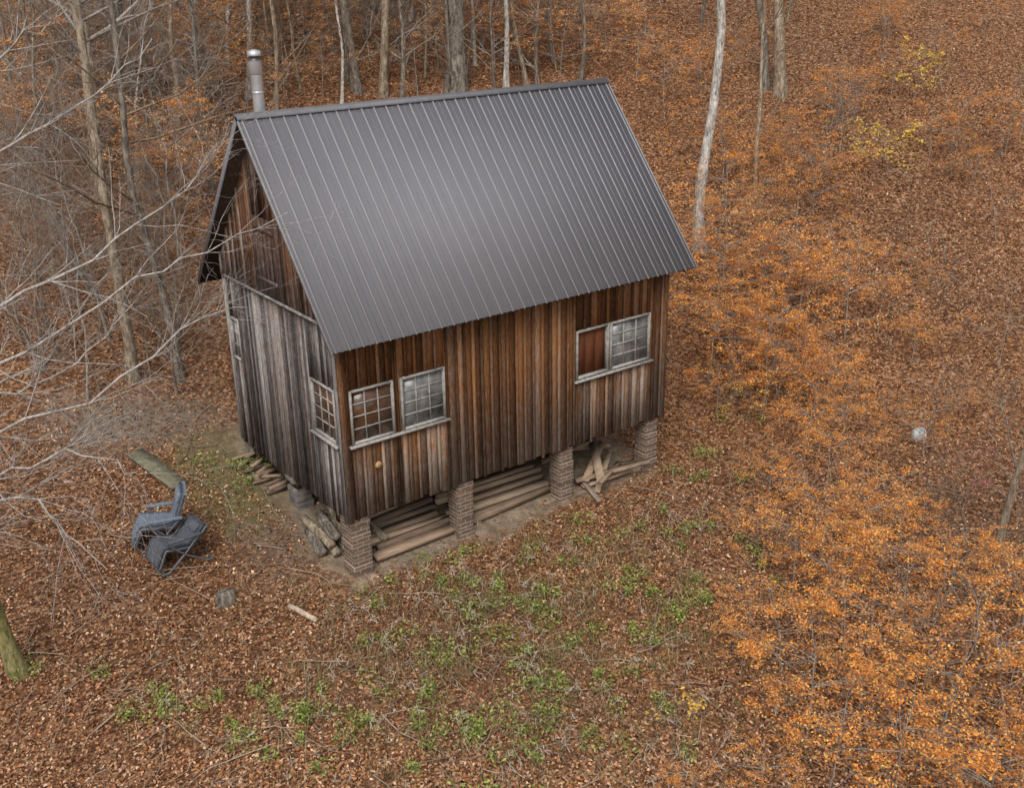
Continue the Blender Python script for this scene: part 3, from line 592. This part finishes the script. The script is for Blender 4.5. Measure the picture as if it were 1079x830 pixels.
# beech saplings
OR=[(.84,.35,.07),(.76,.27,.05),(.88,.44,.11),(.62,.21,.045),(.90,.51,.15),(.46,.17,.05)]
PE=[(.75,.42,.19),(.62,.32,.14),(.82,.52,.26),(.70,.34,.10),(.5,.27,.13)]
YL=[(.8,.6,.10),(.75,.58,.10),(.85,.52,.10)]
def make_beech(label,H,seed,loc,pal,nl,group,spread=.62,name='beech_sapling',ls=(.034,.062)):
    g=np.random.default_rng(seed); t=thing(name,label,'sapling',loc,0,group)
    P_=trunk_path(g,H,(g.normal(0,.08),g.normal(0,.08)),.04,8); mb=MB(); mb.tube(P_,np.linspace(.012*H,.004,8),6); mb.build('trunk',m_twigG,t,True)
    tb=MB(); tips=[]
    for k in range(int(6+H*3)):
        f=g.uniform(.2,1); i=f*7; j=min(int(i),6); pos=P_[j]*(1-i+j)+P_[j+1]*(i-j); a=g.uniform(0,6.28)
        grow(tb,g,pos,(math.cos(a),math.sin(a),g.uniform(.05,.45)),H*spread*(1.2-f*.6),.0045*H,2,4,.0,.1,tips,4,.22,4)
    tb.build('branches',m_twigG,t,True)
    sel=[tips[i] for i in range(len(tips)) if g.random()<.85]; wts=g.uniform(.2,1,len(sel))**1.5; wts/=wts.sum(); C=[]
    for _ in range(nl):
        q_=sel[g.choice(len(sel),p=wts)]; u=g.uniform(.5,len(q_)-1.001); i=int(u); C.append(q_[i]*(1-u+i)+q_[i+1]*(u-i))
    C=np.array(C)+g.normal(0,.05,(nl,3))*[1,1,.35]; v,f,c=leaves(C,g.uniform(*ls,nl),.35,pick(pal,nl,.28),.62,.08)
    link('crown',fast_mesh('crown',v,f,c),t,m_leaf); return t
bv=[]
A_=[(862,640,1.5),(905,600,1.4),(840,545,1.2),(950,650,1.5),(1010,700,1.5),(1062,760,1.6),(985,770,1.5),(905,730,1.4),(868,830,1.3),(940,850,1.5),(1040,870,1.5),(810,850,.8),(825,700,1.2),(870,510,1.2),(1000,610,1.1),(1078,640,1.1),(850,760,1.3),(910,550,1.1),(790,640,.8),(1075,850,1.0),(950,560,.9),(835,610,1.2),(890,670,1.3),(870,585,1.2),(720,840,.5),(845,480,1.1),(800,560,.8),(780,700,.7),(920,620,1.2),(1040,620,.8),(810,500,.8)]
C_=[(760,300,2.2),(800,330,2.2),(840,345,2.),(890,350,1.8),(770,390,1.5),(820,410,1.6),(870,420,1.4),(925,345,1.3),(765,240,2.0),(755,430,1.),(890,470,1.),(850,450,1.3),(800,255,1.6),(780,355,1.8),(960,380,.8),(905,290,1.2),(300,100,1.8),(215,95,2.0),(340,95,1.6),(700,120,2.),(670,80,2.),(440,95,1.8),(745,180,1.8),(840,240,1.6),(120,70,1.8),(180,130,1.8),(60,140,1.6),(260,120,1.6),(520,80,1.8),(590,75,1.8),(30,60,1.8),(880,130,1.6),(830,170,1.5),(980,160,1.4),(740,100,1.6),(200,60,2.),(390,60,2.),(640,50,2.),(930,60,1.6),(215,260,1.2),(150,330,.9)]
for _ in range(28): C_.append((gt.uniform(735,900),gt.uniform(150,470),gt.uniform(.9,1.9)))
for _ in range(16): C_.append((gt.uniform(760,1075),gt.uniform(30,230),gt.uniform(.9,1.6)))
for _ in range(26): C_.append((gt.uniform(5,235),gt.uniform(25,230),gt.uniform(1.4,2.4)))
for _ in range(18): C_.append((gt.uniform(240,700),gt.uniform(20,75),gt.uniform(1.6,2.6)))
for _ in range(8): C_.append((gt.uniform(930,1075),gt.uniform(260,520),gt.uniform(.5,.9)))
for k,(a_,b_,s_) in enumerate(A_+C_):
    near=k<len(A_); left=a_<700 and not near
    if near: lab,gr='orange leaved beech sapling in the lower right thicket','beech saplings in the lower right thicket'
    elif a_>700 and b_>210: lab,gr='orange leaved beech sapling on the slope right of the cabin','beech saplings right of the cabin'
    else: lab,gr='sparse orange leaved sapling among the trees in the upper part','sparse orange saplings among the trees'
    p=tuple(P(a_,b_+(18 if near else 6)))
    if k<6: bv.append(make_beech(lab,2.2,400+k,p,OR,2000,gr)); bv[-1].scale=(s_/1.9,)*3
    elif k in (len(A_),len(A_)+1): bv.append(make_beech(lab,2.2,400+k,p,PE,1900,gr)); bv[-1].scale=(s_/1.9,)*3
    else:
        src=bv[6+k%2] if left and k%3 and len(bv)>7 else bv[k%6]
        dup(src,p,gt.uniform(0,6.28),s_/1.9*1.08,lab,gr)
make_beech('small yellow leaved sapling high on the right slope',1.7,450,tuple(P(937,188)),YL,800,None,ls=(.06,.1))
make_beech('small yellow orange leaved sapling near the upper right corner of the slope',1.8,451,tuple(P(962,105)),YL,800,None,ls=(.06,.1))
make_beech('small yellow leaved sapling at the bottom beside the orange thicket',.6,452,tuple(P(712,765)),[(.8,.45,.08),(.8,.55,.1)],80,None,ls=(.045,.08))
make_beech('low yellow green sapling by the right end of the cabin',.9,453,tuple(P(785,445)),YL,160,None)
make_beech('reddish maroon twiggy shrub at the right edge of the slope',1.6,454,tuple(P(1060,545)),[(.34,.10,.08),(.26,.08,.07),(.40,.15,.11)],700,None,name='red_shrub')
# ------------------------------------------------------------------ undergrowth, stalks, twigs
def patch(cx,cy,rx,ry,nn_):
    th=rng.uniform(0,6.28,nn_); r=np.sqrt(rng.random(nn_)); return cx+rx*r*np.cos(th),cy+ry*r*np.sin(th)
xs=[];ys=[]
for (a_,b_,rx,nn_) in ((560,610,1.,800),(640,640,1.2,1000),(450,650,1.3,900),(540,720,1.5,1500),(400,740,1.2,900),(700,640,1.,600),(750,500,.9,500),(760,590,1.,450),(180,745,.7,650),(330,770,1.,700),(640,760,1.3,900),(240,500,.8,500),(780,440,.5,150),(260,760,.7,300),(60,720,.8,200),(520,790,1.2,800),(700,560,1.,400),(480,610,.8,400),(610,570,.8,350)):
    p=P(a_,b_); 
    for s in range(max(3,nn_//60)):
        c0=patch(p[0],p[1],rx,rx,1); rr=rng.uniform(.08,.24); a,b2=patch(c0[0][0],c0[1][0],rr,rr,60); xs.append(a);ys.append(b2)
xs=np.concatenate(xs);ys=np.concatenate(ys); n_=len(xs); zs=height(xs,ys)+rng.uniform(.03,.2,n_)
GP=[(.18,.25,.045),(.13,.19,.035),(.25,.31,.07),(.10,.15,.03),(.30,.31,.09),(.33,.27,.12)]
v,f,c=leaves(np.stack([xs,ys,zs],1),rng.uniform(.035,.07,n_),.5,pick(GP,n_,.3),.5,.1)
o=link('undergrowth',fast_mesh('undergrowth',v,f,c),None,m_green); tag(o,'patches of low green weeds growing through the fallen leaves','weeds',kind='stuff')
nb_=50000; x=GC[0]+rng.normal(0,2.7,nb_); y=GC[1]+rng.normal(0,2.2,nb_); k_=(rng.random(nb_)<np.clip(wnoise(x,y,2.7,4)*wnoise(x,y,6.3,1)*1.4-.12,0,1)*.8)&((y<-.25)|(x<-.3)); x,y=x[k_],y[k_]; n_=len(x)
hh=rng.uniform(.05,.2,n_); dd=rng.normal(0,.7,(n_,2)); z=height(x,y); an=rng.uniform(0,6.28,n_); wv=np.stack([np.cos(an),np.sin(an),np.zeros(n_)],1)*.005
b0=np.stack([x,y,z],1); tip=b0+np.stack([dd[:,0]*hh,dd[:,1]*hh,hh],1); V=np.stack([b0-wv,b0+wv,tip+wv*.3,tip-wv*.3],1).reshape(-1,3)
o=link('grass',fast_mesh('grass',V,np.arange(4*n_).reshape(n_,4),pick([(.17,.17,.055),(.27,.21,.10),(.36,.27,.15),(.13,.15,.045),(.20,.13,.07)],n_,.3)),None,m_green); tag(o,'thin olive and straw coloured grass in the clearing before the cabin','grass',kind='stuff')
mb=MB()
for (a_,b_,rx,nn_) in ((440,650,1.2,140),(560,610,1.2,110),(520,740,1.8,180),(640,700,1.6,140),(380,720,1.,80),(700,580,1.1,80),(340,800,1.5,90),(610,800,1.6,110),(760,800,1.2,70),(250,700,1.5,50)):
    p=P(a_,b_); X_,Y_=patch(p[0],p[1],rx,rx,nn_)
    for x,y in zip(X_,Y_):
        if -.1<x<7.2 and y>-.1: continue
        h=rng.uniform(.15,.65); d=rng.normal(0,.45,2); z=float(height(x,y)); pal=[(.28,.2,.13),(.19,.125,.08),(.40,.32,.23),(.12,.08,.055)][rng.integers(4)]
        pts=[(x,y,z),(x+d[0]*h*.3,y+d[1]*h*.3,z+h*.55),(x+d[0]*h,y+d[1]*h,z+h*.9)]; mb.tube(pts,[.003,.0025,.0015],3,pal)
        if rng.random()<.3:
            for s in range(7):
                e=np.array(pts[2])+rng.normal(0,.045,3); mb.tube([pts[2],e],[.002,.006],3,(.44,.38,.30))
o=mb.build('dry_stalks',m_stalk); tag(o,'dry weed stalks standing in the clearing in front of the cabin','weeds',kind='stuff')
mb=MB(); x,y=scatter(1500,7.5,55,.58)
for a_,b_ in zip(x,y):
    if -.2<a_<7.2 and 0<b_<4.4: continue
    g_=rng.uniform(.2,1.4); an=rng.uniform(0,6.28); pts=[]
    for t in np.linspace(-.5,.5,4):
        xx=a_+math.cos(an)*g_*t+rng.normal(0,.04);yy=b_+math.sin(an)*g_*t+rng.normal(0,.04); pts.append((xx,yy,float(height(xx,yy))+.04+rng.uniform(0,.05)))
    k=rng.uniform(.5,1.3); mb.tube(pts,np.linspace(rng.uniform(.004,.013),.003,4),4,(.3*k,.24*k,.18*k))
o=mb.build('fallen_twigs',m_stalk); tag(o,'fallen grey twigs scattered over the leaf litter','twigs',kind='stuff')
# ------------------------------------------------------------------ light
w=bpy.data.worlds.new('World'); SC.world=w; w.use_nodes=True; nt=w.node_tree; bg=nt.nodes['Background']; sk=nt.nodes.new('ShaderNodeTexSky'); sk.sky_type='NISHITA'; sk.sun_disc=False
el,az=math.radians(52),math.radians(225)
sk.sun_elevation=el; sk.sun_rotation=az; sk.dust_density=4; sk.air_density=1.2; sk.ozone_density=.6
hs=nt.nodes.new('ShaderNodeHueSaturation'); hs.inputs['Saturation'].default_value=.3; hs.inputs['Value'].default_value=1.2; nt.links.new(sk.outputs[0],hs.inputs['Color']); nt.links.new(hs.outputs[0],bg.inputs[0]); bg.inputs[1].default_value=.15
sl=bpy.data.lights.new('sun','SUN'); sl.energy=1.3; sl.angle=math.radians(30); sl.color=(1,.96,.9); so=bpy.data.objects.new('sun',sl); COL.objects.link(so)
sd=Vector((math.sin(az)*math.cos(el),math.cos(az)*math.cos(el),math.sin(el))); so.rotation_euler=sd.to_track_quat('Z','Y').to_euler()
SC.view_settings.view_transform='Standard'; SC.view_settings.look='None'; SC.view_settings.exposure=0
